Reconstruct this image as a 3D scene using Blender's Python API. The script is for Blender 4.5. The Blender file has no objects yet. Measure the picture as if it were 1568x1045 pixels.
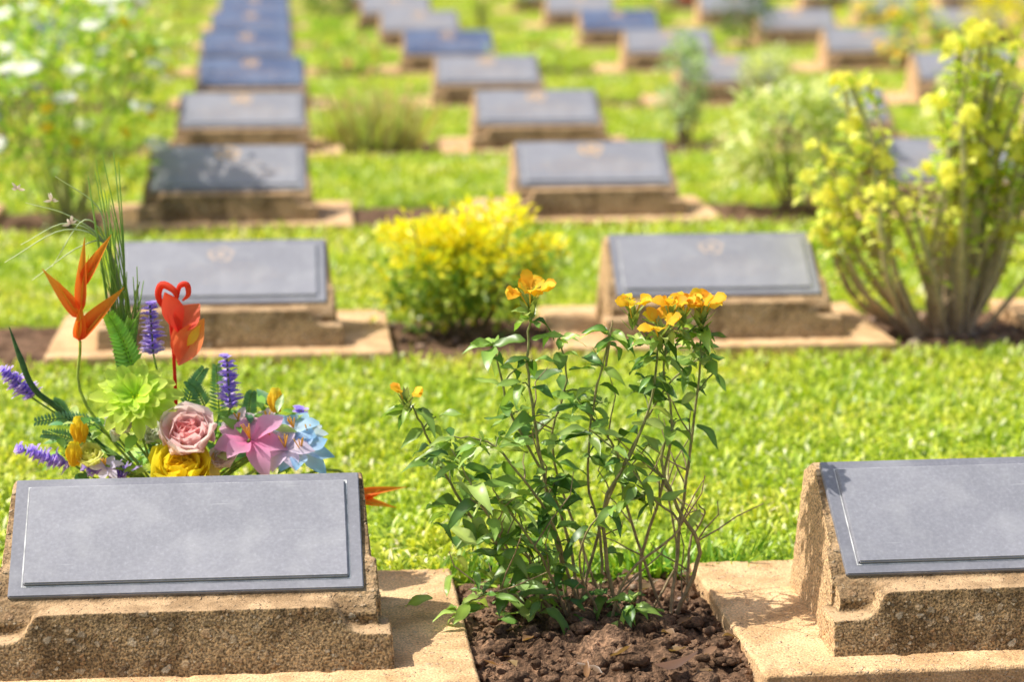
import bpy, bmesh, math, random
import numpy as np
from mathutils import Vector, Matrix, noise
random.seed(7); rng=np.random.default_rng(7)
R=random.uniform
scene=bpy.context.scene
V=Vector
# ------------------------------------------------------------------ world, sun, camera
w=bpy.data.worlds.new("World"); scene.world=w; w.use_nodes=True
nt=w.node_tree; nt.nodes.clear()
sky=nt.nodes.new('ShaderNodeTexSky'); sky.sky_type='NISHITA'; sky.sun_disc=False
S=V((-.56,.11,.82)).normalized()
sky.sun_elevation=math.asin(S.z); sky.sun_rotation=math.atan2(S.x,S.y); sky.dust_density=3.5
bg=nt.nodes.new('ShaderNodeBackground'); bg.inputs[1].default_value=.15
wo=nt.nodes.new('ShaderNodeOutputWorld')
nt.links.new(sky.outputs[0],bg.inputs[0]); nt.links.new(bg.outputs[0],wo.inputs[0])
sd=bpy.data.lights.new("sun",'SUN'); sd.energy=5; sd.angle=math.radians(.5); sd.color=(1,.96,.88)
so=bpy.data.objects.new("sun",sd); scene.collection.objects.link(so)
so.rotation_euler=S.to_track_quat('Z','Y').to_euler(); so.location=(-5,3,9)
cd=bpy.data.cameras.new("camera"); cam=bpy.data.objects.new("camera",cd); scene.collection.objects.link(cam)
cam.location=(0,0,1.40); cam.rotation_euler=(math.radians(90-10.89),0,math.radians(-5.59))
cd.lens=85; cd.sensor_width=36; cd.clip_end=1000; cd.clip_start=.05
cd.dof.use_dof=True; cd.dof.focus_distance=4.32; cd.dof.aperture_fstop=2.8
scene.camera=cam
scene.view_settings.view_transform='Standard'; scene.view_settings.look='None'; scene.view_settings.exposure=0

# ------------------------------------------------------------------ materials
def newmat(name):
    m=bpy.data.materials.new(name); m.use_nodes=True; n=m.node_tree; n.nodes.clear()
    o=n.nodes.new('ShaderNodeOutputMaterial'); p=n.nodes.new('ShaderNodeBsdfPrincipled')
    n.links.new(p.outputs[0],o.inputs[0]); return m,n,p,o
def ramp(n,stops):
    r=n.nodes.new('ShaderNodeValToRGB'); e=r.color_ramp.elements
    while len(e)<len(stops): e.new(.5)
    for i,(pos,c) in enumerate(stops):
        e[i].position=pos; e[i].color=(c[0],c[1],c[2],1)
    return r
def tex(n,kind,scale,detail=5,coord='Object',**k):
    tc=n.nodes.new('ShaderNodeTexCoord'); t=n.nodes.new(kind); t.inputs['Scale'].default_value=scale
    if 'Detail' in t.inputs: t.inputs['Detail'].default_value=detail
    n.links.new(tc.outputs[coord],t.inputs['Vector']); return t
def mixc(n,fac,a,b,mode='MIX'):
    m=n.nodes.new('ShaderNodeMix'); m.data_type='RGBA'; m.blend_type=mode
    for sock,val in ((m.inputs[0],fac),(m.inputs[6],a),(m.inputs[7],b)):
        if isinstance(val,bpy.types.NodeSocket): n.links.new(val,sock)
        else: sock.default_value=val if not isinstance(val,tuple) else (*val,1)
    return m.outputs[2]
def bump(n,p,h,strength,dist):
    b=n.nodes.new('ShaderNodeBump'); b.inputs['Strength'].default_value=strength; b.inputs['Distance'].default_value=dist
    n.links.new(h,b.inputs['Height']); n.links.new(b.outputs[0],p.inputs['Normal']); return b

def leafmat(name,trans=.35,rough=.42,gloss=.06,tint=(1.15,1.15,.6),patchy=False):
    m=bpy.data.materials.new(name); m.use_nodes=True; n=m.node_tree; n.nodes.clear()
    o=n.nodes.new('ShaderNodeOutputMaterial')
    a=n.nodes.new('ShaderNodeAttribute'); a.attribute_name='col'; col=a.outputs['Color']
    if patchy:
        g=n.nodes.new('ShaderNodeNewGeometry'); t=n.nodes.new('ShaderNodeTexNoise'); t.inputs['Scale'].default_value=1.7; t.inputs['Detail'].default_value=4
        n.links.new(g.outputs['Position'],t.inputs['Vector'])
        r=ramp(n,[(.35,(.78,.88,.8)),(.5,(1,1,1)),(.66,(1.22,1.06,1.3))]); n.links.new(t.outputs[0],r.inputs[0]); col=mixc(n,1.0,col,r.outputs[0],'MULTIPLY')
    d=n.nodes.new('ShaderNodeBsdfDiffuse'); n.links.new(col,d.inputs[0])
    t=n.nodes.new('ShaderNodeBsdfTranslucent'); n.links.new(mixc(n,1.0,col,tint,'MULTIPLY'),t.inputs[0])
    mx=n.nodes.new('ShaderNodeMixShader'); mx.inputs[0].default_value=trans
    n.links.new(d.outputs[0],mx.inputs[1]); n.links.new(t.outputs[0],mx.inputs[2])
    gl=n.nodes.new('ShaderNodeBsdfGlossy'); gl.inputs['Roughness'].default_value=rough; gl.inputs[0].default_value=(1,1,1,1)
    m2=n.nodes.new('ShaderNodeMixShader'); m2.inputs[0].default_value=gloss
    n.links.new(mx.outputs[0],m2.inputs[1]); n.links.new(gl.outputs[0],m2.inputs[2]); n.links.new(m2.outputs[0],o.inputs[0])
    return m
M_leaf=leafmat("leaf_green",.38,.38,.034)
M_grass=leafmat("grass_blade",.40,.40,.032,(1.15,1.1,.5),True)
M_petal=leafmat("petal",.5,.6,.012,(1.0,1.0,1.0))
m,n,p,o=newmat("plant_stem"); M_stem=m
a=n.nodes.new('ShaderNodeAttribute'); a.attribute_name='col'
t=tex(n,'ShaderNodeTexNoise',90,4)
r=ramp(n,[(.3,(.55,.55,.55)),(.7,(1.25,1.2,1.15))]); n.links.new(t.outputs[0],r.inputs[0])
n.links.new(mixc(n,1.0,a.outputs['Color'],r.outputs[0],'MULTIPLY'),p.inputs['Base Color']); p.inputs['Roughness'].default_value=.75
bump(n,p,t.outputs[0],.5,.002)

def concrete(name,c1,c2,peb,pebscale,pebamt,dirt=.7,fine=.85,top=None,pf=.6):
    m,n,p,o=newmat(name)
    t=tex(n,'ShaderNodeTexNoise',7,8); r=ramp(n,[(.32,c1),(.68,c2)]); n.links.new(t.outputs[0],r.inputs[0])
    wn=tex(n,'ShaderNodeTexNoise',70,4)
    base=r.outputs[0]; hs=[]
    f=tex(n,'ShaderNodeTexNoise',240,5); fr=ramp(n,[(.36,(.3,.28,.25)),(.5,(1,1,1)),(.64,(1.9,1.75,1.55))]); n.links.new(f.outputs[0],fr.inputs[0])
    base=mixc(n,fine,base,fr.outputs[0],'MULTIPLY')
    bl=tex(n,'ShaderNodeTexNoise',14,8); br=ramp(n,[(.38,(.42,.38,.33)),(.53,(1,1,1))]); n.links.new(bl.outputs[0],br.inputs[0])
    base=mixc(n,dirt,base,br.outputs[0],'MULTIPLY')
    for sc,amt,edge in ((pebscale,pebamt*.55,.36),(pebscale*1.9,pebamt*.9,.34),(pebscale*3.4,pebamt,.36)):
        v=n.nodes.new('ShaderNodeTexVoronoi'); v.inputs['Scale'].default_value=sc
        tc=n.nodes.new('ShaderNodeTexCoord'); va=n.nodes.new('ShaderNodeVectorMath'); va.operation='MULTIPLY_ADD'
        n.links.new(wn.outputs['Color'],va.inputs[0]); va.inputs[1].default_value=(.018,.018,.018); n.links.new(tc.outputs['Object'],va.inputs[2]); n.links.new(va.outputs[0],v.inputs['Vector'])
        sep=n.nodes.new('ShaderNodeSeparateColor'); n.links.new(v.outputs['Color'],sep.inputs[0])
        pc=ramp(n,peb); n.links.new(sep.outputs[0],pc.inputs[0])
        d=ramp(n,[(edge-.08,(1,1,1)),(edge+.10,(0,0,0))]); n.links.new(v.outputs['Distance'],d.inputs[0])
        g=ramp(n,[(1-amt-.02,(0,0,0)),(1-amt,(1,1,1))]); n.links.new(sep.outputs[1],g.inputs[0])
        mm=n.nodes.new('ShaderNodeMath'); mm.operation='MULTIPLY'; n.links.new(d.outputs[0],mm.inputs[0]); n.links.new(g.outputs[0],mm.inputs[1])
        m3=n.nodes.new('ShaderNodeMath'); m3.operation='MULTIPLY'; m3.inputs[1].default_value=pf; n.links.new(mm.outputs[0],m3.inputs[0])
        base=mixc(n,m3.outputs[0],base,pc.outputs[0]); hs.append(mm.outputs[0])
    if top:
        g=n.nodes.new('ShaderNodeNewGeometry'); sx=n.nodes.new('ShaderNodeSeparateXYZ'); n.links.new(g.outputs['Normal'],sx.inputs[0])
        tr=ramp(n,[(.70,(0,0,0)),(.95,(.72,.72,.72))]); n.links.new(sx.outputs[2],tr.inputs[0]); base=mixc(n,tr.outputs[0],base,mixc(n,.6,top,br.outputs[0],'MULTIPLY'))  # sunlit ledges painted into the colour: up-facing surfaces turn lighter tan
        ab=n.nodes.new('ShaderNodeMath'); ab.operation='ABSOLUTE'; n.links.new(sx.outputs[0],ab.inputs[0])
        tr=ramp(n,[(.6,(0,0,0)),(.9,(.75,.75,.75))]); n.links.new(ab.outputs[0],tr.inputs[0]); base=mixc(n,tr.outputs[0],base,mixc(n,.7,top,fr.outputs[0],'MULTIPLY'))  # sunlit look of the sides painted in: both side faces lighter tan
    n.links.new(base,p.inputs['Base Color']); p.inputs['Roughness'].default_value=.9; p.inputs['Specular IOR Level'].default_value=.2
    s=n.nodes.new('ShaderNodeMath'); s.operation='ADD'; n.links.new(f.outputs[0],s.inputs[0]); n.links.new(hs[0],s.inputs[1])
    s2=n.nodes.new('ShaderNodeMath'); s2.operation='ADD'; n.links.new(s.outputs[0],s2.inputs[0]); n.links.new(hs[1],s2.inputs[1])
    bump(n,p,s2.outputs[0],1.0,.003); return m
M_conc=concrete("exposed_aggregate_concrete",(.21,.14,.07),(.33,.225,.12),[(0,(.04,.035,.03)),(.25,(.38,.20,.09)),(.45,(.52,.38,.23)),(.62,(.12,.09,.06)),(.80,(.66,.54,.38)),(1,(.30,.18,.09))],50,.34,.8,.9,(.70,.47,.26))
M_base=concrete("base_concrete",(.68,.42,.205),(.82,.56,.31),[(0,(.5,.34,.2)),(.4,(.85,.68,.48)),(.75,(.62,.42,.26))],60,.16,.35,.42,None,.5)

def slate(name,c1,c2,rough,dust=(.48,.475,.49)):
    m,n,p,o=newmat(name)
    t=tex(n,'ShaderNodeTexNoise',5,8); r=ramp(n,[(.3,c1),(.7,c2)]); n.links.new(t.outputs[0],r.inputs[0])
    f=tex(n,'ShaderNodeTexNoise',160,6); fr=ramp(n,[(.35,(.8,.8,.8)),(.6,(1,1,1)),(.78,(1.35,1.35,1.35))]); n.links.new(f.outputs[0],fr.inputs[0])
    b=mixc(n,.6,r.outputs[0],fr.outputs[0],'MULTIPLY')
    q=tex(n,'ShaderNodeTexNoise',13,9); qr=ramp(n,[(.5,(0,0,0)),(.8,(.45,.45,.45))]); n.links.new(q.outputs[0],qr.inputs[0])
    b=mixc(n,qr.outputs[0],b,dust)
    v=tex(n,'ShaderNodeTexVoronoi',42); vr=ramp(n,[(.05,(1,1,1)),(.08,(0,0,0))]); n.links.new(v.outputs['Distance'],vr.inputs[0])
    b=mixc(n,vr.outputs[0],b,tuple(min(.8,x*1.6) for x in dust))
    tc=n.nodes.new('ShaderNodeTexCoord'); mp=n.nodes.new('ShaderNodeMapping'); mp.inputs['Rotation'].default_value=(0,0,.5); mp.inputs['Scale'].default_value=(6,160,1); n.links.new(tc.outputs['Object'],mp.inputs[0])
    sc=n.nodes.new('ShaderNodeTexNoise'); sc.inputs['Scale'].default_value=1; sc.inputs['Detail'].default_value=2; n.links.new(mp.outputs[0],sc.inputs['Vector'])
    sr=ramp(n,[(.70,(0,0,0)),(.76,(.35,.35,.35))]); n.links.new(sc.outputs[0],sr.inputs[0]); b=mixc(n,sr.outputs[0],b,tuple(min(.8,x*1.4) for x in dust))
    n.links.new(b,p.inputs['Base Color'])
    rr=n.nodes.new('ShaderNodeMapRange'); rr.inputs[3].default_value=rough-.15; rr.inputs[4].default_value=rough+.15; n.links.new(q.outputs[0],rr.inputs[0])
    n.links.new(rr.outputs[0],p.inputs['Roughness']); p.inputs['Specular IOR Level'].default_value=.7
    bump(n,p,f.outputs[0],.2,.001); return m
M_slate=slate("slate_plaque",(.29,.288,.32),(.365,.36,.395),.40)
M_slate2=slate("slate_plaque_shade_tint",(.06,.09,.19),(.18,.23,.36),.35,(.25,.3,.42))  # same slate with shade and shrub reflections painted in as dark blue
M_edge=slate("slate_border",(.23,.23,.26),(.295,.292,.325),.42)
m,n,p,o=newmat("worn_bright_line"); M_line=m
t=tex(n,'ShaderNodeTexNoise',40,4); r=ramp(n,[(.35,(.45,.45,.45)),(.65,(.85,.85,.83))]); n.links.new(t.outputs[0],r.inputs[0]); n.links.new(r.outputs[0],p.inputs['Base Color']); p.inputs['Roughness'].default_value=.5
def gilt(name,a,c):
    m,n,p,o=newmat(name)
    t=tex(n,'ShaderNodeTexNoise',60,4); r=ramp(n,[(.35,a),(.65,c)]); n.links.new(t.outputs[0],r.inputs[0]); n.links.new(r.outputs[0],p.inputs['Base Color']); p.inputs['Roughness'].default_value=.6; return m
M_gilt=gilt("emblem_gilt",(.42,.37,.35),(.62,.47,.37)); M_gilt2=gilt("emblem_gilt_bright",(.6,.42,.25),(.85,.52,.25))
m,n,p,o=newmat("soil"); M_soil=m
t=tex(n,'ShaderNodeTexNoise',14,9); r=ramp(n,[(.3,(.065,.038,.022)),(.7,(.30,.185,.115))]); n.links.new(t.outputs[0],r.inputs[0])
f=tex(n,'ShaderNodeTexNoise',140,6); fr=ramp(n,[(.35,(.4,.4,.4)),(.7,(1.8,1.7,1.6))]); n.links.new(f.outputs[0],fr.inputs[0])
n.links.new(mixc(n,.85,r.outputs[0],fr.outputs[0],'MULTIPLY'),p.inputs['Base Color']); p.inputs['Roughness'].default_value=.95; p.inputs['Specular IOR Level'].default_value=.15
bump(n,p,f.outputs[0],1.0,.008)
m,n,p,o=newmat("ground_turf"); M_ground=m
t=tex(n,'ShaderNodeTexNoise',3,9); r=ramp(n,[(.3,(.14,.24,.02)),(.7,(.3,.42,.05))]); n.links.new(t.outputs[0],r.inputs[0]); n.links.new(r.outputs[0],p.inputs['Base Color']); p.inputs['Roughness'].default_value=.95
bump(n,p,t.outputs[0],.6,.02)

# ------------------------------------------------------------------ helpers
def link(ob,parent=None,loc=None):
    scene.collection.objects.link(ob)
    if parent: ob.parent=parent
    if loc is not None: ob.location=loc
    return ob
def empty(name,loc=(0,0,0)):
    e=bpy.data.objects.new(name,None); e.empty_display_size=.1; scene.collection.objects.link(e); e.location=loc; return e
class B:
    def __init__(s): s.v=[]; s.f=[]; s.c=[]; s.m=[]
    def add(s,vs,fs,cs,mat=0):
        o=len(s.v); s.v.extend(vs); s.c.extend(cs); s.f.extend([tuple(i+o for i in f) for f in fs]); s.m.extend([mat]*len(fs))
    def mesh(s,name,mats,smooth=True):
        me=bpy.data.meshes.new(name); me.from_pydata([tuple(x) for x in s.v],[],s.f)
        for mt in mats: me.materials.append(mt)
        me.polygons.foreach_set('material_index',s.m)
        if smooth: me.polygons.foreach_set('use_smooth',[True]*len(s.f))
        at=me.color_attributes.new('col','FLOAT_COLOR','POINT')
        at.data.foreach_set('color',np.array([(min(c[0],1),min(c[1],1),min(c[2],1),1) for c in s.c],dtype=np.float32).ravel())
        me.update(); return me
    def obj(s,name,mats,parent=None,loc=None): return link(bpy.data.objects.new(name,s.mesh(name,mats)),parent,loc)
def jit(c,a=.15):
    k=R(1-a,1+a); return (c[0]*k*R(1-a/2,1+a/2),c[1]*k,c[2]*k*R(1-a/2,1+a/2))
def lerp(a,b,t): return tuple(a[i]*(1-t)+b[i]*t for i in range(3))
def rdir(zlo=-1,zhi=1):
    z=R(zlo,zhi); a=R(0,2*math.pi); r=math.sqrt(max(0,1-z*z)); return V((r*math.cos(a),r*math.sin(a),z))
def leaf(b,base,d,up,L,W,c0,c1=None,seg=5,curl=.3,fold=.25,mat=0,peak=.45,wave=0,blunt=0,shade=1.12):
    d=V(d).normalized(); side=d.cross(V(up)); 
    if side.length<1e-3: side=V((1,0,0))
    side.normalize(); u=side.cross(d).normalized(); base=V(base); c1=c1 or c0
    vs=[];cs=[];fs=[]; ph=R(0,6.28)
    e=math.log(.5)/math.log(peak)
    for i in range(seg+1):
        t=i/seg; c=base+d*(L*(t-.25*abs(curl)*t*t))-u*(curl*L*t*t)
        hw=W*.5*max(.05,math.sin(math.pi*min(1,(t*(1-blunt))**e)))
        wv=wave*W*math.sin(t*9+ph); wv2=wave*W*math.sin(t*9+ph+2)
        vs+= [c-side*hw+u*(fold*hw+wv),c,c+side*hw+u*(fold*hw+wv2)]
        cc=lerp(c0,c1,t); cs+=[cc,tuple(x*shade for x in cc),cc]
        if i: k=(i-1)*3; fs+=[(k,k+1,k+4,k+3),(k+1,k+2,k+5,k+4)]
    b.add(vs,fs,cs,mat)
def tube(b,pts,rad,c,n=6,mat=1,c1=None):
    vs=[];fs=[];cs=[];pts=[V(p) for p in pts]; c1=c1 or c
    for i,p in enumerate(pts):
        t=(pts[min(i+1,len(pts)-1)]-pts[max(i-1,0)]).normalized()
        a=t.cross(V((0.13,1,.05))).normalized(); q=t.cross(a)
        r=rad[i] if isinstance(rad,(list,tuple)) else rad
        for k in range(n):
            an=2*math.pi*k/n; vs.append(p+a*(r*math.cos(an))+q*(r*math.sin(an))); cs.append(lerp(c,c1,i/max(1,len(pts)-1)))
        if i:
            for k in range(n): fs.append(((i-1)*n+k,(i-1)*n+(k+1)%n,i*n+(k+1)%n,i*n+k))
    b.add(vs,fs,cs,mat)
def smooth(pts,sub=4,jitter=0):
    pts=[V(p) for p in pts]; out=[]; P=[pts[0]*2-pts[1]]+pts+[pts[-1]*2-pts[-2]]
    for i in range(1,len(P)-2):
        for k in range(sub):
            t=k/sub; a,b_,c,d=P[i-1],P[i],P[i+1],P[i+2]
            q=.5*((2*b_)+(c-a)*t+(2*a-5*b_+4*c-d)*t*t+(3*b_-a-3*c+d)*t**3)
            out.append(q+V((R(-1,1),R(-1,1),R(-1,1)))*jitter)
    out.append(pts[-1]); return out
def ball(b,c,r,col,mat=0,sz=1.0,n=6,m=4,col1=None):
    vs=[];fs=[];cs=[]; c=V(c)
    for j in range(m+1):
        ph=math.pi*j/m
        for i in range(n):
            th=2*math.pi*i/n; vs.append(c+V((r*math.sin(ph)*math.cos(th),r*math.sin(ph)*math.sin(th),r*sz*math.cos(ph)))); cs.append(lerp(col1 or col,col,j/m))
    for j in range(m):
        for i in range(n): fs.append((j*n+i,j*n+(i+1)%n,(j+1)*n+(i+1)%n,(j+1)*n+i))
    b.add(vs,fs,cs,mat)

# ------------------------------------------------------------------ layout of the plot
ROW=[4.12,7.06,9.72,12.2,14.6,17.1,19.7,22.3,24.9,27.5,30.1,32.7]
COLX=[-.17+1.487*k for k in range(-3,9)]
def infrustum(x,y,m=1.0): return -.14*y-m < x < .34*y+m

b=B(); b.add([(-300,-300,-.02),(300,-300,-.02),(300,500,-.02),(-300,500,-.02)],[(0,1,2,3)],[(1,1,1)]*4)
b.obj("ground",[M_ground])

# ------------------------------------------------------------------ soil beds
def soilstrip(x0,x1,y0,y1,step,amp):
    nx=int((x1-x0)/step); ny=int((y1-y0)/step); vs=[]
    for j in range(ny+1):
        for i in range(nx+1):
            x=x0+(x1-x0)*i/nx; y=y0+(y1-y0)*j/ny
            h=noise.fractal(V((x*6,y*6,0)),.8,2.1,6)*amp*.5+max(0,noise.noise(V((x*32,y*32,3))))*amp*.8+noise.noise(V((x*75,y*75,7)))*amp*.35
            h+=.028*math.exp(-((x-.57)**2+(y-4.2)**2)/.05) if y0<4.3<y1 else 0
            e=min(1,(y-y0)/.06,(y1-y)/.06); h=h*e-.015*(1-e)
            vs.append((x,y,h+.012))
    fs=[(j*(nx+1)+i,j*(nx+1)+i+1,(j+1)*(nx+1)+i+1,(j+1)*(nx+1)+i) for j in range(ny) for i in range(nx)]
    me=bpy.data.meshes.new("soil_bed"); me.from_pydata(vs,[],fs); me.materials.append(M_soil)
    me.polygons.foreach_set('use_smooth',[True]*len(fs)); return me
soil=empty("soil_bed")
link(bpy.data.objects.new("bed_near",soilstrip(.28,.88,3.55,4.66,.0055,.034)),soil)
link(bpy.data.objects.new("bed_near_sides",soilstrip(-2.2,.28,3.55,4.66,.03,.02)),soil)
link(bpy.data.objects.new("bed_near_sides",soilstrip(.88,3.6,3.55,4.66,.03,.02)),soil)
for i,y in enumerate(ROW[1:]):
    link(bpy.data.objects.new("bed_row",soilstrip(-.14*y-1.5,.34*y+1.5,y-.24,y+.52,.02 if i<2 else .05,.025)),soil)
def lump(b,c,r,col,seed):
    bm=bmesh.new(); bmesh.ops.create_icosphere(bm,subdivisions=2,radius=r)
    sx,sy,sz=R(.7,1.3),R(.7,1.3),R(.5,.9)
    vs=[]
    for v in bm.verts:
        k=1+.55*noise.noise(v.co/r*1.1+V((seed,0,0)))+.3*noise.noise(v.co/r*3+V((seed,5,0)))
        vs.append(V((v.co.x*sx,v.co.y*sy,v.co.z*sz))*k+V(c))
    fs=[tuple(v.index for v in f.verts) for f in bm.faces]; bm.free(); b.add(vs,fs,[col]*len(vs),0)
b=B()
for i in range(1000):
    x=R(.34,.82); y=R(3.7,4.62); r=abs(random.gauss(0,.009))+.003
    if i<650 : r=R(.002,.006)
    lump(b,(x,y,.018+.028*math.exp(-((x-.57)**2+(y-4.2)**2)/.05)+R(-.004,.010)),min(r,.022),(.2,.13,.09),i*3.1)
b.obj("clods",[M_soil],soil)
b=B()
for i in range(8):
    lump(b,(R(.55,.82),R(4.35,4.6),.03),R(.006,.012),jit((.4,.32,.25),.3),i*7.7)
for i in range(34):
    y=ROW[1]+R(-.15,.4); lump(b,(R(.32,.85),y,.022),R(.008,.016),jit((.34,.22,.14),.3),i*2.3)
for i in range(40):
    y=ROW[1]+R(-.2,.4); lump(b,(R(1.83,2.4),y,.022),R(.008,.018),jit((.36,.25,.17),.3),i*2.3)
b.obj("earth_lumps",[M_stem],soil)

# ------------------------------------------------------------------ grave markers
def voxel(me_in,size,amp,mat,low=.4):
    ob=bpy.data.objects.new("tmp",me_in); scene.collection.objects.link(ob)
    md=ob.modifiers.new("r",'REMESH'); md.mode='VOXEL'; md.voxel_size=size
    dg=bpy.context.evaluated_depsgraph_get(); me=bpy.data.meshes.new_from_object(ob.evaluated_get(dg))
    bpy.data.objects.remove(ob); 
    nor=[v.normal.copy() for v in me.vertices]
    for v,nn in zip(me.vertices,nor):
        c=v.co; d=noise.noise(c*60)*.6+noise.noise(c*150+V((4,4,4)))*.8+noise.noise(c*9)*low
        chip=max(0,noise.noise(c*30+V((9,1,2)))-.35)*5
        v.co=c+nn*(amp*(d-chip))
    me.materials.clear(); me.materials.append(mat)
    me.polygons.foreach_set('use_smooth',[True]*len(me.polygons)); me.update(); return me
def prism(loopA,loopB):
    n=len(loopA); fs=[tuple(range(n))[::-1],tuple(range(n,2*n))]
    for i in range(n): fs.append((i,(i+1)%n,n+(i+1)%n,n+i))
    return list(loopA)+list(loopB),fs
BZ=.05
def body_mesh():
    b=B()
    prof=[(-.055,-.01),(-.045,.080),(-.028,.092),(.215,.258),(.25,.262),(.30,.235),(.325,-.01)]
    hw=lambda z:.338-.02*max(z,0)/.26
    A=[(-hw(z),y,z) for y,z in prof]; C=[(hw(z),y,z) for y,z in prof]
    vs,fs=prism(C,A); b.add(vs,fs,[(1,1,1)]*len(vs))
    pr=[(.358,-.01),(.356,.053),(.353,.059),(.302,.060),(.286,.064),(.275,.073),(.268,.086),(.260,.097),(.250,.1025),(.236,.104)]
    pr=pr+[(-x,z) for x,z in pr[::-1]]
    yf=lambda z:-.118+.040*max(z,0)/.1
    F=[(x,yf(z),z) for x,z in pr]; K=[(x,.0,z) for x,z in pr]
    vs,fs=prism(F,K); b.add(vs,fs,[(1,1,1)]*len(vs))
    for s in (-1,1):
        rb=[(-.012,-.01),(-.012,.10),(.06,.155),(.085,-.01)]
        A=[(s*(hw(z)-.02),y,z) for y,z in rb]; C=[(s*(hw(z)+.008),y,z) for y,z in rb]
        vs,fs=prism(A,C); b.add(vs,fs,[(1,1,1)]*len(vs))
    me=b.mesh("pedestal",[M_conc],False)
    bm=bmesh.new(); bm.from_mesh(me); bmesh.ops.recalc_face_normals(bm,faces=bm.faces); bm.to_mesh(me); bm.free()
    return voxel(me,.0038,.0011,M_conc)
def box(sx,sy,sz,name,mat,bev=0,loc=(0,0,0),seg=2):
    bm=bmesh.new(); bmesh.ops.create_cube(bm,size=1)
    for v in bm.verts: v.co=V((v.co.x*sx+loc[0],v.co.y*sy+loc[1],v.co.z*sz+loc[2]))
    if bev: bmesh.ops.bevel(bm,geom=bm.edges[:],offset=bev,segments=seg,affect='EDGES')
    me=bpy.data.meshes.new(name); bm.to_mesh(me); bm.free(); me.materials.append(mat); return me
me_body=body_mesh()
me_base=voxel(box(1.0,.70,.12,"base_slab",M_base,.004,(0,.15,-.01)),.005,.0015,M_base,.8)
SL=math.hypot(.155,.22); ANG=math.atan2(.155,.22)
me_pl=box(.62,SL,.016,"plaque",M_edge,.0018)
me_pl2=box(.62,SL,.016,"plaque",M_slate2,.0018)
me_pan=box(.568,SL-.046,.008,"plaque_panel",M_slate,.0022)
me_pan2=box(.568,SL-.046,.008,"plaque_panel",M_slate2,.0022)
b=B()
def strip(x0,x1,y0,y1,z=.0):
    b.add([(x0,y0,z),(x1,y0,z),(x1,y1,z),(x0,y1,z)],[(0,1,2,3)],[(1,1,1)]*4)
hx=.568/2+.0015; hy=(SL-.046)/2+.0015; q=.0022
strip(-hx-q,hx+q,-hy-q,-hy); strip(-hx-q,hx+q,hy,hy+q); strip(-hx-q,-hx,-hy,hy); strip(hx,hx+q,-hy,hy)
me_line=b.mesh("border_line",[M_line])
b=B()
for i in range(24):
    a0=2*math.pi*i/24; a1=2*math.pi*(i+1)/24
    for r0,r1 in ((.022,.030),(.0,.012)):
        rag=R(.8,1.15)
        b.add([(r0*math.cos(a0)*1.3,r0*math.sin(a0)+.065,0),(r1*rag*math.cos(a0)*1.3,r1*rag*math.sin(a0)+.065,0),(r1*rag*math.cos(a1)*1.3,r1*rag*math.sin(a1)+.065,0),(r0*math.cos(a1)*1.3,r0*math.sin(a1)+.065,0)],[(0,1,2,3)],[(1,1,1)]*4)
for k,wd in enumerate((.10,.16,.2,.14)):
    x=-wd
    while x<wd:
        l=R(.006,.012); yy=.018-k*.024
        b.add([(x,yy,0),(x+l,yy,0),(x+l,yy+.003,0),(x,yy+.003,0)],[(0,1,2,3)],[(1,1,1)]*4)
        x+=l+R(.006,.012)
me_emb=b.mesh("emblem_and_text",[M_gilt]); me_emb2=me_emb.copy(); me_emb2.materials[0]=M_gilt2
def marker(x,y,rot=0,dark=False,emb=0):
    e=empty("grave_marker",(x,y,0)); e.rotation_euler=(0,0,rot)
    o=link(bpy.data.objects.new("base_slab",me_base),e); o.rotation_euler=(0,0,random.choice((0,math.pi))); 
    if o.rotation_euler.z>1: o.location=(0,.30,0)
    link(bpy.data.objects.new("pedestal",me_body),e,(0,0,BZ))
    p=bpy.data.objects.new("plaque",me_pl2 if dark else me_pl); link(p,e,(0,.11,.2375)); p.rotation_euler=(ANG,0,0)
    for nm,mm,zz in (("plaque_panel",me_pan2 if dark else me_pan,.0105),("border_line",me_line,.0085)):
        link(bpy.data.objects.new(nm,mm),p,(0,0,zz))
    if emb:
        o=link(bpy.data.objects.new("emblem_and_text",me_emb if emb==1 else me_emb2),p,(0,0,.0149))
        if emb==2: o.scale=(1.3,1.15,1)
    return e
for ri,y in enumerate(ROW):
    for ci,x in enumerate(COLX):
        if not infrustum(x,y,.9): continue
        if ri==0 and ci not in (3,4): continue
        dark=(ci==3 and ri>=4) or (ci<3) or (ri>=5 and random.random()<.3)
        jx=0 if ri<2 else R(-.03,.03)
        xx=x-(.045*max(0,ri-3) if ci==4 else 0)
        marker(xx+jx,y+(R(-.03,.03) if ri>1 else 0),math.radians(1.0 if (ri==0 and ci==4) else R(-1,1)*(ri>0)),dark,emb=min(ri,2))

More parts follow.
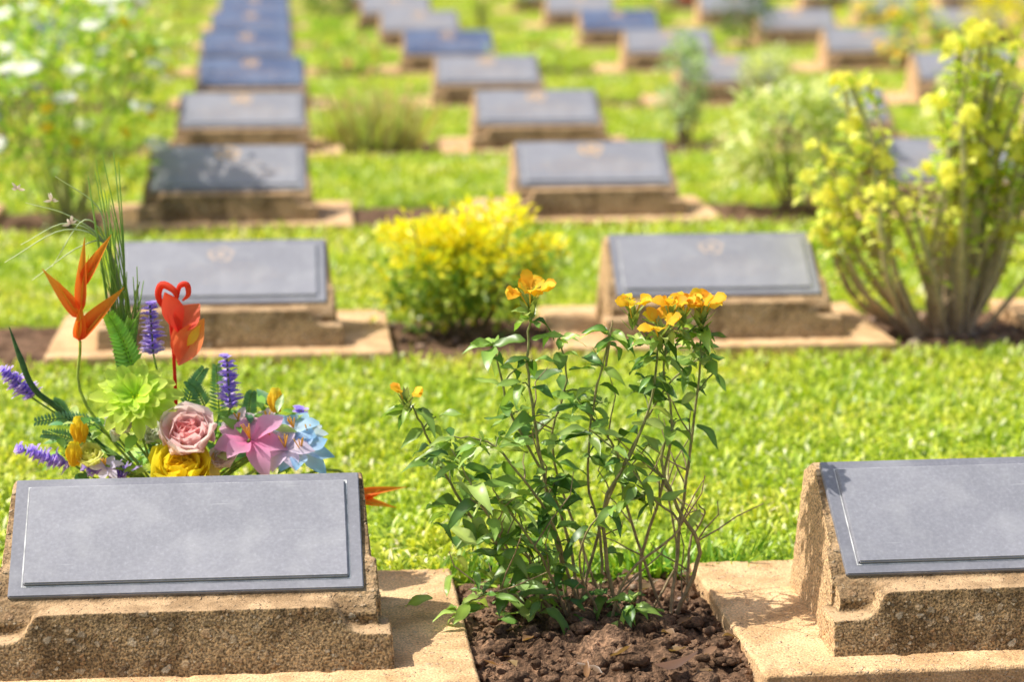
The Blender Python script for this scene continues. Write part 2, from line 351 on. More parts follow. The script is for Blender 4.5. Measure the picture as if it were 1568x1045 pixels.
# ------------------------------------------------------------------ lawn
def grass_patch(n,seed,k=1.0):
    g=np.random.default_rng(seed)
    x=g.uniform(-.52,.52,n); y=g.uniform(-.52,.52,n)
    L=g.uniform(.026,.056,n)*(.5+.5*k); W=g.uniform(.005,.0105,n)*k; az=g.uniform(0,2*np.pi,n); tilt=g.uniform(.25,1.4,n)
    z0=g.uniform(0,.024,n)
    dx=np.cos(az)*np.sin(tilt); dy=np.sin(az)*np.sin(tilt); dz=np.cos(tilt)
    tw=az+np.pi/2+g.uniform(-.5,.5,n); sx=np.cos(tw); sy=np.sin(tw); sz=g.uniform(-.3,.3,n)
    P0=np.stack([x,y,z0],1); D=np.stack([dx,dy,dz],1); Sd=np.stack([sx,sy,sz],1)
    mid=P0+D*(L*.5)[:,None]; tip=P0+D*L[:,None]; tip[:,2]-=L*g.uniform(.1,.55,n); tip[:,2]=np.maximum(tip[:,2],.003)
    hw=(W*.5)[:,None]
    vs=np.stack([P0-Sd*hw*.7,P0+Sd*hw*.7,mid-Sd*hw,mid+Sd*hw,tip],1).reshape(-1,3)
    idx=np.arange(n)*5; fs=[]
    for i in idx.tolist(): fs.append((i,i+1,i+3,i+2)); fs.append((i+2,i+3,i+4))
    me=bpy.data.meshes.new("grass_tuft"); me.from_pydata(vs.tolist(),[],fs)
    t=g.uniform(0,1,n)[:,None]**1.0
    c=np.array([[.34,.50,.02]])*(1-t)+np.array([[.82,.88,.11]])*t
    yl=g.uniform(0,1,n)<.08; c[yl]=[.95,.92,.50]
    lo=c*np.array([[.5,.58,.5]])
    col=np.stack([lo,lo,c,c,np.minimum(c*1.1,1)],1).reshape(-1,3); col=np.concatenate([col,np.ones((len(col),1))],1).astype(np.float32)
    at=me.color_attributes.new('col','FLOAT_COLOR','POINT'); at.data.foreach_set('color',col.ravel())
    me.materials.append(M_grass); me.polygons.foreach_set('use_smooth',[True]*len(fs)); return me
patches=[grass_patch(7000,k) for k in range(4)]
farp=[grass_patch(2400,k+9,1.7) for k in range(3)]
lawn=empty("lawn_grass")
bounds=[(1.4,3.6)]+[(ROW[i]+.50,ROW[i+1]-.20) for i in range(len(ROW)-1)]+[(ROW[-1]+.5,ROW[-1]+3)]
for (a,c) in bounds:
    k=max(1,round(c-a)); d=(c-a)/k
    for j in range(k):
        y=a+d*(j+.5); x=-.14*y-1.4
        while x<.34*y+1.4:
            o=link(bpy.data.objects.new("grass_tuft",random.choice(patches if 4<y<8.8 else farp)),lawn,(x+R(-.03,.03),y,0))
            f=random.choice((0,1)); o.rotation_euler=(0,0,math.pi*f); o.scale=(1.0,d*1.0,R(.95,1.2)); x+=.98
b=B()
for i in range(1500):
    x=R(.30,.95) if i<900 else R(.95,3); y=4.60+abs(random.gauss(0,.06)); c=jit(random.choice([(.16,.34,.03),(.3,.5,.05),(.5,.66,.08)]),.2)
    L=R(.05,.09); leaf(b,(x,y,0),V((R(-1,1),R(-1.2,.6),R(.5,1.6))),(R(-1,1),R(-1,1),.4),L,R(.008,.014),c,seg=3,curl=R(.2,.9),fold=.3,mat=0,peak=.4)
b.obj("bed_edge_fringe",[M_grass],lawn)

# ------------------------------------------------------------------ front plant (crossandra)
ORG=(1.0,.45,.03); YEL=(1.0,.66,.06)
def floret(b,c,d,r,n=5,c0=YEL,c1=ORG,mat=2):
    d=V(d).normalized(); a=d.cross(V((.3,.2,1))).normalized(); q=d.cross(a)
    for i in range(n):
        an=2*math.pi*i/n+R(-.15,.15); dd=(a*math.cos(an)+q*math.sin(an))+d*R(.1,.45)
        leaf(b,c,dd,d,r,r*.85,c0,jit(c1,.1),seg=4,curl=.25,fold=.2,mat=mat,peak=.6,wave=.05,blunt=.12)
def head(b,c,s=1.0,nf=5):
    c=V(c)
    for i in range(18): leaf(b,c-V((0,0,.034*s))+V((0,0,.0016*i*s)),rdir(.6,1),(0,0,1),.030*s,.010*s,(.22,.32,.08),(.4,.46,.15),seg=3,curl=-.1,mat=0)
    for i in range(nf):
        an=2*math.pi*i/nf+R(-.3,.3); out=V((math.cos(an),math.sin(an)*.8-.2,0)); d=(out*.7+V((0,0,R(.3,1.3)))).normalized()
        side=d.cross(V((0,0,1))).normalized(); o0=c+out*.004*s
        tube(b,[o0-V((0,0,.012*s)),o0+d*.012*s],[.0012,.002],(.9,.65,.1),5,2)
        for k in (-1,-.4,.4,1):
            leaf(b,o0+d*.010*s,d+side*k*.8+V((0,0,R(-.2,.15))),(0,-.7,1),R(.021,.030)*s,.019*s,jit((1,.60,.04),.1),jit(random.choice([(1,.45,.02),(1,.70,.05),(1,.58,.03)]),.1),seg=5,curl=R(-.1,.5),fold=R(-.2,.4),mat=2,peak=.62,wave=.12,blunt=.08)
pl=empty("crossandra_plant",(.571,4.33,0))
k=1/814.0
def P(u,v,d=0): return V(((u-880)*k,d,(978-v)*k*.985))
b=B()
stems=[
 ([(850,970,0),(838,880,.0),(815,760,.0),(795,650,-.01),(783,545,0),(788,470,0)],.0042,.3),
 ([(835,968,.02),(760,860,.03),(700,795,.05),(652,705,.04),(628,650,.03),(612,615,.03)],.0035,.3),
 ([(845,975,-.03),(780,870,-.06),(735,800,-.08),(700,730,-.08),(665,665,-.07)],.003,.45),
 ([(890,965,0),(900,850,.03),(880,740,.04),(884,640,.03),(900,560,.03),(912,500,.03)],.003,.6),
 ([(930,968,-.02),(905,870,-.02),(898,765,-.03),(935,690,-.03),(968,600,-.03),(978,505,-.03)],.0042,.68),
 ([(962,965,.03),(962,860,.02),(985,760,.0),(1003,650,.0),(990,560,.0),(1003,495,0)],.0035,.68),
 ([(1012,955,.0),(1045,850,-.02),(1010,775,-.03),(985,700,-.02),(1005,640,-.02)],.0045,.9),
 ([(995,955,.04),(940,780,.05),(925,700,.05),(895,655,.04),(862,610,.04)],.003,.6),
 ([(870,970,.04),(842,800,.06),(765,640,.05),(735,520,.03)],.0035,.45),
 ([(1003,945,-.02),(1022,800,.02),(1033,700,.02),(1046,580,.02),(1048,495,.02)],.0036,.68),
 ([(905,970,-.04),(930,870,-.06),(1005,795,-.08),(962,742,-.08),(925,690,-.07),(870,640,-.06)],.003,.65),
 ([(820,965,.0),(760,900,-.06),(715,885,-.1),(672,905,-.1)],.003,.3),
 ([(830,965,.03),(780,850,.08),(720,790,.1),(690,755,.1)],.003,.3),
 ([(850,960,-.03),(800,840,-.07),(755,770,-.08),(730,735,-.08)],.003,.3),
 ([(870,960,.0),(820,800,-.03),(775,720,-.05),(720,660,-.05),(670,650,-.05)],.0033,.3),
 ([(1030,930,.0),(1040,850,.05),(1062,805,.05),(1052,785,.04)],.003,.95),
 ([(980,960,.05),(1025,880,.08),(1010,760,.09),(1050,680,.1)],.0028,.95),
 ([(915,968,.05),(870,840,.1),(830,700,.1),(850,590,.08),(835,510,.05)],.003,.55),
 ([(900,960,-.02),(855,850,-.08),(880,770,-.1),(955,740,-.08)],.0025,.7),
 ([(858,968,.02),(905,800,.05),(950,690,.05),(1000,600,.05),(1060,540,.04)],.0032,.75),
 ([(840,968,.02),(800,900,.08),(790,820,.12),(770,770,.12)],.0025,.3),
 ([(940,968,.0),(925,930,-.06),(935,900,-.1)],.0025,.5),
]
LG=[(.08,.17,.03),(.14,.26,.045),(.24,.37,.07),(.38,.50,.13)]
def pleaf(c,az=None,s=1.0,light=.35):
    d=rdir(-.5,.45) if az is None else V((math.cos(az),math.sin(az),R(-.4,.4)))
    col=jit(random.choice(LG[2:] if random.random()<light else LG[:3]),.2)
    L=R(.048,.078)*s; base=V(c)+d*.006
    leaf(b,base,d,(R(-.6,.6),R(-.9,.3),1),L,L*R(.32,.44),col,tuple(x*1.15 for x in col),seg=7,curl=R(-.05,.75),fold=R(.1,.8),mat=0,peak=.42,wave=.13,shade=1.35)
for pts,r,start in stems:
    pp=smooth([P(*q) for q in pts],5,.0018); n=len(pp)
    tube(b,pp,[r*(1-.55*i/n) for i in range(n)],(.40,.28,.16),6,1,(.32,.33,.12))
    tot=sum((pp[i+1]-pp[i]).length for i in range(n-1)); acc=0; nxt=start*tot; az=R(0,6.28)
    for i in range(n-1):
        sg=(pp[i+1]-pp[i]).length; acc+=sg
        if acc>=nxt and acc>start*tot:
            for s_ in (0,math.pi): 
                if start<.92 or random.random()<.3: pleaf(pp[i],az+s_+R(-.3,.3),R(.7,1.1))
            if random.random()<.5 and start<.9:
                d=rdir(.0,.9); q=pp[i]+d*R(.02,.055); tube(b,[pp[i],(pp[i]+q)/2+V((0,0,.004)),q],.0014,(.2,.25,.08),5,1)
                for _ in range(random.randint(2,4)): pleaf(q,None,R(.5,.9))
            az+=1.57+R(-.3,.3); nxt=acc+R(.022,.036)
    if start<.9:
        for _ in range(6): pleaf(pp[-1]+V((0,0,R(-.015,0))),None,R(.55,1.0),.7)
for _ in range(60):
    pts,r,_s=random.choice(stems); pp=smooth([P(*q) for q in pts],4); i=random.randrange(1,max(2,int(len(pp)*.7))); c=pp[i]
    d=V((R(-1,1),R(-1,1),R(.2,1.2))).normalized(); L=R(.04,.15)
    tube(b,[c,c+d*L*.35+V((0,0,.004)),c+d*L*.7+V((R(-.01,.01),0,.01)),c+d*L+V((R(-.015,.015),0,.018))],[.0018,.0015,.0012,.0008],(.36,.26,.15),5,1)
for _ in range(80):
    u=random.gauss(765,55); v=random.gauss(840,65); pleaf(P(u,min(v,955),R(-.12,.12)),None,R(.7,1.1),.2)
for _ in range(14): pleaf(P(R(880,960),R(900,960),R(-.12,.1)),None,R(.6,.9),.2)
for (u,v,d,s,nf) in [(788,446,0,1.35,4),(603,602,.03,1.0,2),(942,468,.0,1.2,3),(978,494,-.04,1.25,3),(998,468,0,1.1,3),(1022,470,.02,1.1,3),(1048,474,.02,1.35,4)]:
    head(b,P(u,v,d),s,nf)
    if u>900: 
        c=P(u,v,d); tube(b,[P(990,540,0),(P(990,540,0)+c)/2+V((0,0,-.008)),c-V((0,0,.02))],.0016,(.2,.28,.08),5,1)
        for _ in range(4): pleaf(c-V((0,0,R(.035,.065))),None,R(.6,.95),.6)
tube(b,[P(905,560,.03),P(910,520,.03),P(915,487,.03)],[.002,.003,.0008],(.45,.35,.2),6,1)
for _ in range(30):
    c=V((R(-.2,.22),R(-.5,.22),R(.03,.05))); leaf(b,c,rdir(-.1,.25),(0,0,1),R(.03,.06),R(.012,.022),jit((.28,.17,.09),.3),seg=5,curl=R(-.4,.5),fold=R(.3,.9),mat=0,wave=.12)
leaf(b,(.06,-.37,.06),(1,.1,.05),(0,0,1),.085,.035,(.2,.11,.07),(.16,.09,.06),seg=7,curl=-.15,fold=-.5,mat=0,wave=.05)
b.obj("stems_leaves_flowers",[M_leaf,M_stem,M_petal],pl)

# ------------------------------------------------------------------ flower arrangement behind the left marker
fa=empty("flower_arrangement",(-.2,4.64,0))
b=B()
def A(u,v,d=0): return V(((u-415)*.00127+.2,d,1.40-(v+190)*.001247))
C0=V((.0,.0,.16))
G1=(.12,.28,.05); G2=(.28,.48,.08)
def stemto(c,r=.0025,col=G2): 
    c=V(c); m_=(C0+c)/2+V((R(-.02,.02),R(-.01,.02),R(.0,.03))); tube(b,smooth([C0,m_,c],4),r,col,6,1,col)
tube(b,[(0,0,.0),(0,0,.02),(0,0,.12),(0,0,.17),(0,0,.172),(0,0,.15)],[.06,.065,.085,.1,.09,.085],(.35,.33,.3),20,1)
ball(b,(0,0,.15),.085,(.06,.12,.04),1,.6,14,6)
def bract(a,e,wd,s):
    d=e-a; up=V((R(-.3,.3),-1,.6))
    leaf(b,a,d,up,d.length*1.05,wd*s,(1,.10,.02),(1,.42,.04),seg=8,curl=R(-.15,.1),fold=1.1,mat=2,peak=.28,shade=1.0)
    leaf(b,a+V((0,-.002,.001)),d+V((R(-.012,.012),0,R(-.012,.012))),up,d.length*.85,wd*s*.42,(1,.35,.03),(1,.85,.10),seg=8,curl=R(-.1,.1),fold=.9,mat=2,peak=.35)
def heliconia(pts,fl,s=1.0):
    p=[A(*q) for q in pts]; tube(b,smooth([C0]+p,5),.003,(.3,.5,.08),6,1,(.45,.55,.08))
    for (u,v,u2,v2,wd) in fl: bract(A(u,v,p[-1].y),A(u2,v2,p[-1].y-.01),wd,s)
heliconia([(120,620,0),(114,515,-.01)],[(112,515,186,435,.036),(116,480,65,403,.028),(118,470,126,358,.024),(120,432,166,352,.026),(111,513,118,458,.026)])
heliconia([(480,735,.02),(540,785,.03)],[(520,780,606,768,.018),(520,786,590,798,.018),(545,786,575,772,.012)])
p0=A(255,560,-.02); tube(b,smooth([C0,p0,A(252,500,-.02),A(250,470,-.02)],4),.0035,(.8,.05,.03),8,2,(.9,.06,.04))
def ribbon(pts,r,c0,c1): 
    q=smooth([A(u,v,d) for u,v,d in pts],5); nq=len(q); tube(b,q,[max(.0015,r*math.sin(math.pi*(i+.6)/(nq))**.6) for i in range(nq)],c0,9,2,c1)
ribbon([(250,478,-.02),(234,448,-.02),(240,428,-.02),(258,436,-.03),(262,452,-.03)],.0075,(.85,.05,.03),(1,.15,.06))
ribbon([(262,452,-.03),(266,430,-.03),(277,427,-.03),(279,442,-.03),(270,452,-.03)],.006,(.85,.05,.03),(1,.15,.06))
leaf(b,A(266,508,-.03),A(240,432,-.03)-A(266,508,-.03),(.2,-1,.3),.095,.044,(.95,.06,.04),(1,.12,.06),seg=8,fold=.9,mat=2,peak=.6,curl=-.1)
leaf(b,A(262,505,-.03),A(296,450,-.03)-A(262,505,-.03),(-.3,-1,.3),.075,.054,(1,.07,.05),(1,.2,.1),seg=8,fold=.7,mat=2,peak=.55,curl=.2)
leaf(b,A(262,552,-.04),A(300,480,-.04)-A(262,552,-.04),(-.2,-1,.2),.105,.056,(1,.16,.10),(1,.35,.08),seg=8,fold=.9,mat=2,peak=.5,curl=.1)
leaf(b,A(264,548,-.03),A(262,490,-.03)-A(264,548,-.03),(.2,-1,.2),.08,.038,(1,.1,.05),(1,.22,.08),seg=8,fold=.9,mat=2,peak=.5,curl=.1)
leaf(b,A(276,520,-.05),A(302,480,-.05)-A(276,520,-.05),(0,-1,0),.05,.018,(1,.65,.05),(1,.85,.1),seg=5,fold=.4,mat=2)
def lavender(u,v0,v1,du=0,d=0):
    a=A(u,v0,d); e=A(u+du,v1,d); stemto(a,.002); tube(b,[a,e],.0022,(.25,.32,.12),5,1)
    L=(e-a).length; ax=(e-a).normalized()
    for i in range(11):
        t=i/10; c=a.lerp(e,t)
        for j in range(10):
            r=rdir(-.6,.6); r=(r-ax*r.dot(ax)*.7).normalized()
            leaf(b,c+r*.003,r+ax*.5,ax,.028*(1-.5*t)*R(.7,1.2),.018,jit((.48,.34,.95),.2),jit((.78,.64,1),.12),seg=3,curl=.2,fold=.4,mat=2,blunt=.1)
lavender(222,542,465,-3,.02); lavender(338,628,548,-4,.0); lavender(38,605,560,-38,.0); lavender(96,708,682,-78,-.02); lavender(180,722,708,-60,-.05); lavender(440,700,640,6,.04)
def daisy(c,r,n,c0,c1,cc,tilt=(-.1,-.85,.75),layers=2):
    c=V(c); stemto(c); d=V(tilt).normalized(); a=d.cross(V((0,0,1))).normalized(); q=d.cross(a)
    for l in range(layers):
        for i in range(n):
            an=2*math.pi*(i+.5*l)/n+R(-.1,.1); dd=a*math.cos(an)+q*math.sin(an)+d*(R(.0,.2)+.32*l)
            cj=jit(c1,.1)
            leaf(b,c+d*.004*l,dd,d,r*(1-.24*l)*R(.9,1.08),r*.31,c0,cj,seg=6,curl=R(.05,.3),fold=.45,mat=2,peak=.66,blunt=.08,wave=.03,shade=.78)
    for i in range(50):
        x,y=random.gauss(0,.3),random.gauss(0,.3); leaf(b,c+(a*x+q*y)*r*.4+d*.008,d+(a*x+q*y)*.6,a,.012,.004,cc,cc,seg=2,mat=2)
daisy(A(197,600,-.06),.088,15,(.62,.92,.03),(.84,1.0,.16),(.98,.98,.05),layers=3)
def rose(c,r,c0,c1,tilt=(-.1,-.7,.8)):
    c=V(c); stemto(c); d=V(tilt).normalized(); a=d.cross(V((0,0,1))).normalized(); q=d.cross(a)
    for l,(nn,rad,op) in enumerate([(3,.15,.1),(4,.28,.25),(5,.45,.5),(6,.7,.85),(6,.9,1.3),(7,1.0,2.0)]):
        for i in range(nn):
            an=2*math.pi*i/nn+l*.9+R(-.2,.2); rr=a*math.cos(an)+q*math.sin(an)
            leaf(b,c+rr*r*rad*.28-d*r*.35,d+rr*op*R(.8,1.2),-rr,r*(.8+.25*rad)*R(.9,1.1),r*(.6+.5*rad),lerp(c0,c1,rad*.3),jit(lerp(c0,c1,min(1,rad*1.1)),.06),seg=6,curl=-.25-.25*rad,fold=.5-.3*rad,mat=2,peak=.66,blunt=.14,wave=.12,shade=.95)
rose(A(277,656,-.09),.062,(1,.36,.36),(1,.88,.84))
rose(A(172,642,-.05),.032,(1,.8,.72),(1,.97,.93))
rose(A(265,708,-.12),.066,(1,.70,.02),(1,.90,.06),(0,-.5,.9))
rose(A(126,690,-.06),.030,(.9,.9,.15),(1,1,.4)); rose(A(325,695,-.08),.03,(.95,.8,.75),(1,.95,.92)); rose(A(220,665,-.02),.03,(.9,.9,.7),(1,1,.9))
def lily(c,r,c0,c1,n=6,tilt=(-.1,-.6,.8),wd=.55):
    c=V(c); stemto(c); d=V(tilt).normalized(); a=d.cross(V((0,0,1))).normalized(); q=d.cross(a)
    for i in range(n):
        an=2*math.pi*i/n+.3+R(-.15,.15); dd=a*math.cos(an)+q*math.sin(an)+d*R(.3,.8)
        leaf(b,c-d*.01,dd,d,r*R(.9,1.12),r*wd,c0,jit(c1,.06),seg=7,curl=R(.2,.6),fold=R(.1,.5),mat=2,peak=.58,wave=.09,blunt=.04,shade=.9)
    for i in range(5): tube(b,[c,c+(d+rdir(-.3,.3)*.3)*r*.6],.0012,(.9,.6,.1),4,2)
lily(A(368,662,-.09),.074,(1,.28,.56),(1,.58,.80),7,wd=.62); lily(A(400,672,-.06),.05,(1,.85,.3),(1,.72,.84),6)
lily(A(420,676,-.09),.056,(1,.9,.95),(1,.80,.97),7,wd=.6); lily(A(444,682,-.09),.058,(.85,.93,1),(.30,.62,1.0),9,wd=.6); lily(A(434,654,-.05),.052,(.8,.91,1),(.42,.72,1.0),8,wd=.6)
lily(A(456,662,-.05),.04,(.9,.95,1),(.7,.85,1.0),8,wd=.6); lily(A(395,645,-.02),.04,(1,.8,.85),(1,.85,.92),6)
lily(A(300,702,-.1),.04,(1,.8,.3),(1,.75,.2),6); lily(A(350,640,-.04),.035,(1,.7,.8),(1,.88,.92),6); lily(A(150,700,-.08),.035,(.8,.7,1),(.9,.85,1),6)
def bud(c,r,c0,c1):
    c=V(c); stemto(c)
    for i in range(8):
        an=i*2.4; rr=V((math.cos(an),math.sin(an),0)); leaf(b,c-V((0,0,r))+rr*r*.45,V((0,0,1))+rr*.25,-rr,r*2.2,r*1.5,c0,c1,seg=6,curl=-.25,fold=.5,mat=2,blunt=.05)
bud(A(111,650,-.05),.024,(1,.60,.02),(1,.80,.05)); bud(A(103,684,-.07),.022,(1,.65,.02),(1,.85,.05)); bud(A(407,618,.0),.022,(1,.65,.03),(1,.8,.08)); bud(A(165,655,-.06),.014,(.8,.9,.6),(.95,.98,.9))
for _ in range(190):
    u=R(70,450); v=R(628,735); c=A(u,v,R(-.07,.06)); d=rdir(-.3,.8); col=jit(random.choice([G1,G2,G2,(.15,.34,.15),(.45,.62,.18)]),.25)
    L=R(.03,.06); leaf(b,c,d,(R(-.4,.4),-.5,1),L,L*.42,col,seg=4,curl=R(0,.4),fold=R(.1,.6),mat=0)
def frond(u,v,u2,v2,d,wd,col,n=14,ll=.03):
    a=A(u,v,d); e=A(u2,v2,d-.02); stemto(a,.0018,col); pp=smooth([a,(a+e)/2+V((0,0,.01)),e],8); tube(b,pp,.0013,col,4,0)
    ax=(e-a).normalized(); sd=ax.cross(V((0,-1,.1))).normalized(); N=len(pp)
    for i in range(1,N):
        for s_ in (-1,1): leaf(b,pp[i],sd*s_+ax*.5,(0,-1,.2),ll*(1-.6*i/N),ll*wd,jit(col,.2),seg=3,curl=.2,mat=0)
frond(190,565,158,478,.02,.32,(.28,.60,.06),ll=.034); frond(175,560,190,490,.04,.32,(.34,.64,.07),ll=.028)
frond(270,625,300,560,-.01,.25,(.14,.34,.14),ll=.024); frond(300,625,275,580,-.01,.25,(.14,.34,.12),ll=.022); frond(320,640,318,560,.02,.25,(.2,.42,.14),ll=.024)
frond(130,650,45,640,.0,.25,(.14,.32,.16),ll=.024); frond(120,690,55,660,.0,.25,(.14,.32,.14),ll=.024); frond(90,650,70,610,.02,.3,(.18,.36,.14),ll=.02)
frond(365,640,372,600,.0,.35,(.18,.4,.12),ll=.02)
tube(b,smooth([C0,A(95,640,.0),A(45,590,-.02),A(25,540,-.02),A(10,490,-.02)],5),[.006]*16+[.005,.004,.003,.002,.001],(.05,.14,.04),7,1)
for i in range(34):
    u0=R(165,200); top=(R(128,180),R(225,420)) if i<22 else (R(185,210),R(400,480))
    pts=[C0,A(u0,560,.03),A((u0+top[0])/2+R(-4,10),(560+top[1])/2,.03),A(top[0],top[1],R(0,.05))]
    pp=smooth(pts,5); n=len(pp); tube(b,pp,[.0034*(1-.8*i_/n) for i_ in range(n)],(.10,.26,.05),4,0,(.4,.6,.15))
for (tx,ty,mx,my) in [(5,392,70,345),(30,365,75,335),(40,300,80,325),(75,400,100,330),(85,260,120,310),(45,420,95,370)]:
    pp=smooth([A(185,520,.03),A(160,380,.03),A(mx+25,my,.02),A(tx,ty,.0)],6); n=len(pp); tube(b,pp,[.0024*(1-.7*i_/n) for i_ in range(n)],(.14,.28,.07),4,0,(.8,.85,.6))
for (u,v) in [(78,298),(28,280),(105,335)]:
    for _ in range(6): leaf(b,A(u,v,.01),rdir(-.2,1),(0,-1,0),.018,.006,(.7,.5,.4),(.9,.75,.65),seg=3,mat=2)
b.obj("flowers_and_foliage",[M_leaf,M_stem,M_petal],fa)

# ------------------------------------------------------------------ shrubs
def shrub(name,x,y,rx,ry,h,nclump,per,L,colf,low=.18,stemc=(.24,.18,.1),spread=.07,flower=None,seg=2,wr=.5,lobes=None,nst=10):
    e=empty(name,(x,y,0)); b=B(); cl=[]
    lobes=lobes or [(0,0,1,1)]
    for i in range(nclump):
        lx,ly,ls,lh=random.choice(lobes); d=rdir(-.75,1); rr=R(.3,1)**.45*(1+.18*noise.noise(d*2.3+V((x,y,0))))
        hc=h*lh; c=V((lx+d.x*rx*ls*rr,ly+d.y*ry*ls*rr,hc*(low+(1-low)*.5)+d.z*hc*(1-low)*.5*rr)); cl.append((c,d,c.z/h))
    for i in range(nst):
        c=random.choice(cl)[0]; a=V((c.x*.15+R(-.03,.03),c.y*.15+R(-.03,.03),-.01)); tube(b,[a,a.lerp(c,.5)+V((R(-.03,.03),R(-.03,.03),.02)),c],[.007,.005,.002],stemc,5,1)
    for c,d,t in cl:
        for _ in range(per):
            o=rdir(-.8,1); dd=(o+d*.7+V((0,0,.3))).normalized(); col=colf(t+.12*o.z,d)
            l=L*R(.6,1.2); leaf(b,c+o*spread*R(.2,1),dd,(R(-.7,.7),R(-.7,.7),1),l,l*wr,col,tuple(q*1.1 for q in col),seg=seg,curl=R(0,.4),fold=R(.1,.6),mat=0)
        if flower: flower(b,c,d,t)
    b.obj("branches_and_leaves",[M_leaf,M_stem,M_petal],e); return e
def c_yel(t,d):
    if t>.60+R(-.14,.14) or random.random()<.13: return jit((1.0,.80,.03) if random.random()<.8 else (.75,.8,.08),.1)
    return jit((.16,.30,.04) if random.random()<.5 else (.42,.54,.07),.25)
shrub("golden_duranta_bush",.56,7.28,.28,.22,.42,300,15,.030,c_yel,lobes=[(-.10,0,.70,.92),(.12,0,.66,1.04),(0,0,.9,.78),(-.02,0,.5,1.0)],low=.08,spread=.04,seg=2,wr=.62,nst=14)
def c_var(t,d): return jit(random.choice([(.74,.78,.34),(.60,.68,.2),(.98,.95,.62),(.34,.46,.1)]),.15)
shrub("variegated_bush",2.17,9.95,.33,.26,.54,200,13,.05,c_var,low=.12,spread=.06)
def white_fl(b,c,d,t):
    if t>.35 and random.random()<.19: floret(b,c+d*.06+V((0,-.02,.03)),V((d.x*.3-.1,-.4,.9)),R(.04,.055),9,(1,.98,.8),(1,1,.98))
    elif random.random()<.06: floret(b,c+d*.06,V((d.x,-.6,.7)),.03,7,(1,.7,.05),(1,.7,.02))
def c_gr(t,d): return jit(random.choice([(.26,.44,.05),(.50,.66,.08),(.80,.84,.16),(.36,.54,.06)]),.25)
shrub("white_zinnia_bush",-.84,9.8,.40,.3,.98,190,9,.055,c_gr,low=.05,spread=.08,flower=white_fl,nst=24,stemc=(.45,.48,.18))
shrub("white_zinnia_bush",-1.25,12.4,.5,.3,1.0,120,9,.06,c_gr,low=.05,spread=.09,flower=white_fl,nst=18,stemc=(.45,.48,.18))
def c_pale(t,d): return jit(random.choice([(.5,.62,.4),(.36,.5,.22),(.58,.68,.34)]),.2)
shrub("pale_upright_shrub",2.12,12.45,.12,.12,.58,60,10,.05,c_pale,low=.1,spread=.05)
def c_dk(t,d): return jit(random.choice([(.10,.2,.05),(.18,.3,.08),(.06,.13,.04)]),.25)
shrub("dark_conifer_shrub",3.75,19.2,.22,.2,.62,90,9,.05,c_dk,low=.1,spread=.07)
shrub("dark_round_shrub",.50,22.0,.22,.2,.5,80,9,.05,c_dk,low=.2,spread=.07)
shrub("small_green_shrub",1.9,22.3,.2,.2,.45,60,9,.05,c_gr,low=.1)
def c_yel2(t,d): return jit((1,.78,.03) if random.random()<.8 else (.5,.6,.08),.15)
shrub("golden_bush",6.05,19.4,.4,.3,.75,140,9,.06,c_yel2,low=.05,spread=.09)
def mixfl(cols,pr,r=.035):
    def f(b,c,d,t):
        if random.random()<pr: cc=random.choice(cols); floret(b,c+d*.05,V((d.x,-.5,.8)),r,6,cc,cc)
    return f
for nm,x,y,rx,h,col,fl in [
 ("flowering_shrub",4.6,17.0,.3,.5,c_gr,mixfl([(1,.5,.03),(1,.7,.05)],.3)),("flowering_shrub",5.0,19.6,.35,.6,c_gr,mixfl([(1,.65,.03)],.5)),
 ("flowering_shrub",4.3,25.0,.2,.5,c_gr,mixfl([(.9,.03,.05)],.7,.05)),("low_green_shrub",1.85,16.9,.3,.3,c_gr,None),("low_green_shrub",3.0,14.6,.15,.35,c_var,None),
 ("low_green_shrub",-.95,14.6,.4,.7,c_gr,mixfl([(1,.6,.05),(1,1,.95)],.25)),("low_green_shrub",-1.1,17.0,.4,.8,c_gr,mixfl([(1,1,.95)],.3,.05)),("low_green_shrub",-1.2,19.6,.45,.8,c_gr,mixfl([(1,.7,.05),(1,1,.95)],.4)),
 ("low_green_shrub",-1.9,14.7,.4,.9,c_gr,mixfl([(1,1,.95)],.3,.05)),
 ("low_green_shrub",-1.6,22.3,.5,.8,c_gr,mixfl([(1,1,.95)],.3,.05)),("low_green_shrub",.5,17.1,.25,.3,c_gr,mixfl([(.8,.3,.2)],.2)),("low_green_shrub",.45,19.7,.2,.25,c_gr,None),
 ("low_green_shrub",3.6,12.2,.22,.4,c_gr,mixfl([(1,.9,.4)],.2)),("low_green_shrub",-.9,24.9,.4,.6,c_gr,None),("low_green_shrub",2.6,24.9,.3,.4,c_gr,None),
 ("flowering_shrub",7.1,22.3,.4,.6,c_gr,mixfl([(1,.6,.05)],.4)),("flowering_shrub",6.0,24.9,.4,.5,c_gr,mixfl([(.9,.3,.3)],.3)),("low_green_shrub",3.4,22.3,.25,.35,c_gr,None),
 ("low_green_shrub",5.3,14.6,.3,.5,c_gr,mixfl([(1,.8,.3)],.3)),("low_green_shrub",3.7,9.9,.3,.5,c_gr,None),("low_green_shrub",-1.9,9.9,.4,.8,c_gr,None)]:
    shrub(nm,x,y,rx,rx*.8,h,60,8,.055,col,low=.05,spread=.08,flower=fl)
e=empty("ornamental_grass_clump",(.50,12.45,0)); b=B()
for _ in range(320):
    a=V((random.gauss(0,.10),random.gauss(0,.06),0)); d=V((a.x*2+R(-.3,.3),R(-.3,.3),1)).normalized(); L=R(.12,.42); c=jit(random.choice([(.5,.62,.14),(.6,.66,.22),(.6,.45,.22)]),.2)
    leaf(b,a,d,(R(-1,1),R(-1,1),.1),L,.016,c,seg=4,curl=R(0,.5),fold=.3,mat=0,peak=.3)
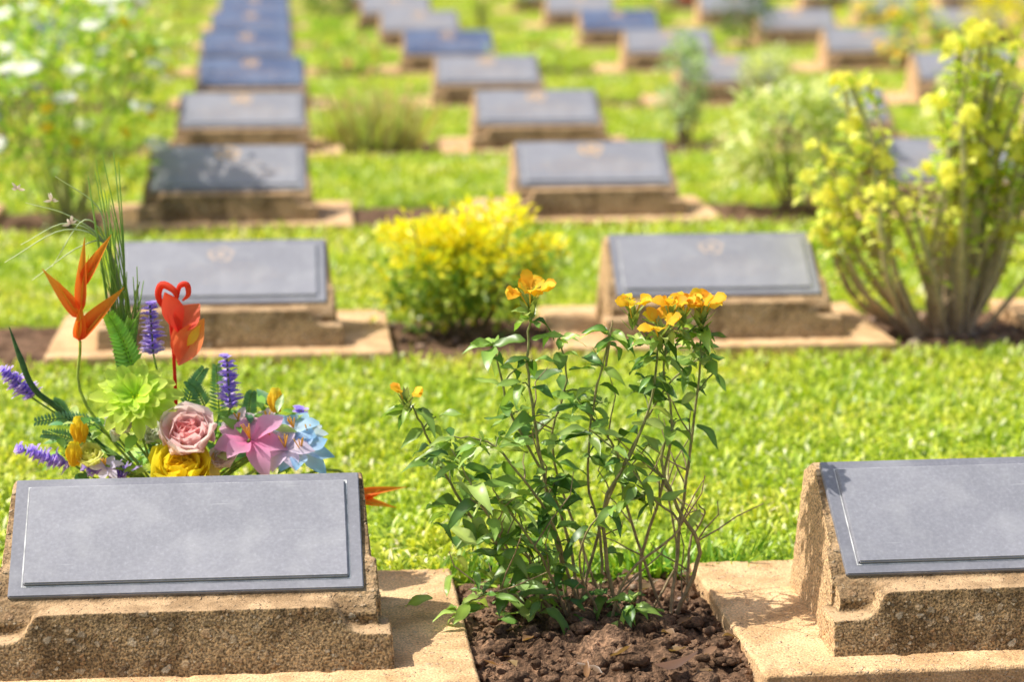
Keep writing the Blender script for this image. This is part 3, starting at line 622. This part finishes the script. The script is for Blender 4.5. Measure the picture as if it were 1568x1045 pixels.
for _ in range(14): c=V((R(-.2,.2),R(-.1,.1),R(.2,.44))); floret(b,c,V((0,-.6,.6)),.016,5,(.75,.4,.2),(.8,.45,.25))
b.obj("blades",[M_leaf,M_stem,M_petal],e)

# ------------------------------------------------------------------ crown of thorns shrub, right
e=empty("crown_of_thorns_shrub",(2.05,7.18,0)); b=B()
def fl_cluster(c):
    for _ in range(6):
        d=rdir(.0,1); d.y-=.3; floret(b,c+d*.024,d,R(.016,.025),4,(1,.92,.2),jit((1,.88,.12),.1))
for i in range(56):
    an=R(0,6.28); sp=R(.05,1); tx=math.cos(an)*.42*sp+.05; ty=math.sin(an)*.28*sp; h=R(.5,.95)*(1-.22*sp)
    if i<10: tx=-.38+R(-.05,.10); h=R(.35,.80)
    a=V((tx*.14+R(-.06,.06),ty*.12+R(-.04,.04),-.01)); 
    m1=a+V((tx*.45,ty*.4,h*.42)); m1+=V((R(-.02,.02),R(-.02,.02),0)); t_=V((tx,ty,h))
    pp=smooth([a,m1,t_],7,.004); n=len(pp); r0=R(.009,.014)
    tube(b,pp,[r0*(1-.45*j/n)*R(.88,1.12) for j in range(n)],(.60,.42,.27),7,1,(.55,.50,.30))
    for j in range(2,n):
        for _ in range(5):
            o=rdir(-.4,.4); leaf(b,pp[j]+o*.006,o,(0,0,1),.014,.002,(.6,.48,.35),seg=1,mat=0,curl=0)
    for j in range(int(n*.48),n):
        f=(j-n*.48)/(n*.52)
        for _ in range(1+int(f*6*random.random()+f*4)):
            o=rdir(-.2,.9); L=R(.035,.065); col=jit(random.choice([(.64,.74,.10),(.90,.88,.20),(.40,.54,.08)]),.2)
            leaf(b,pp[j]+o*R(0,.035),o,(R(-.4,.4),R(-.4,.4),1),L,L*.48,col,seg=3,curl=.3,fold=.3,mat=0,peak=.6)
    for _ in range(random.randint(1,2)): fl_cluster(t_+V((R(-.03,.03),R(-.03,.03),R(.0,.04))))
    if random.random()<.7: fl_cluster(pp[int(n*R(.6,.85))]+rdir(-.2,1)*.05)
b.obj("thorny_stems_and_flowers",[M_leaf,M_stem,M_petal],e)
print("done")
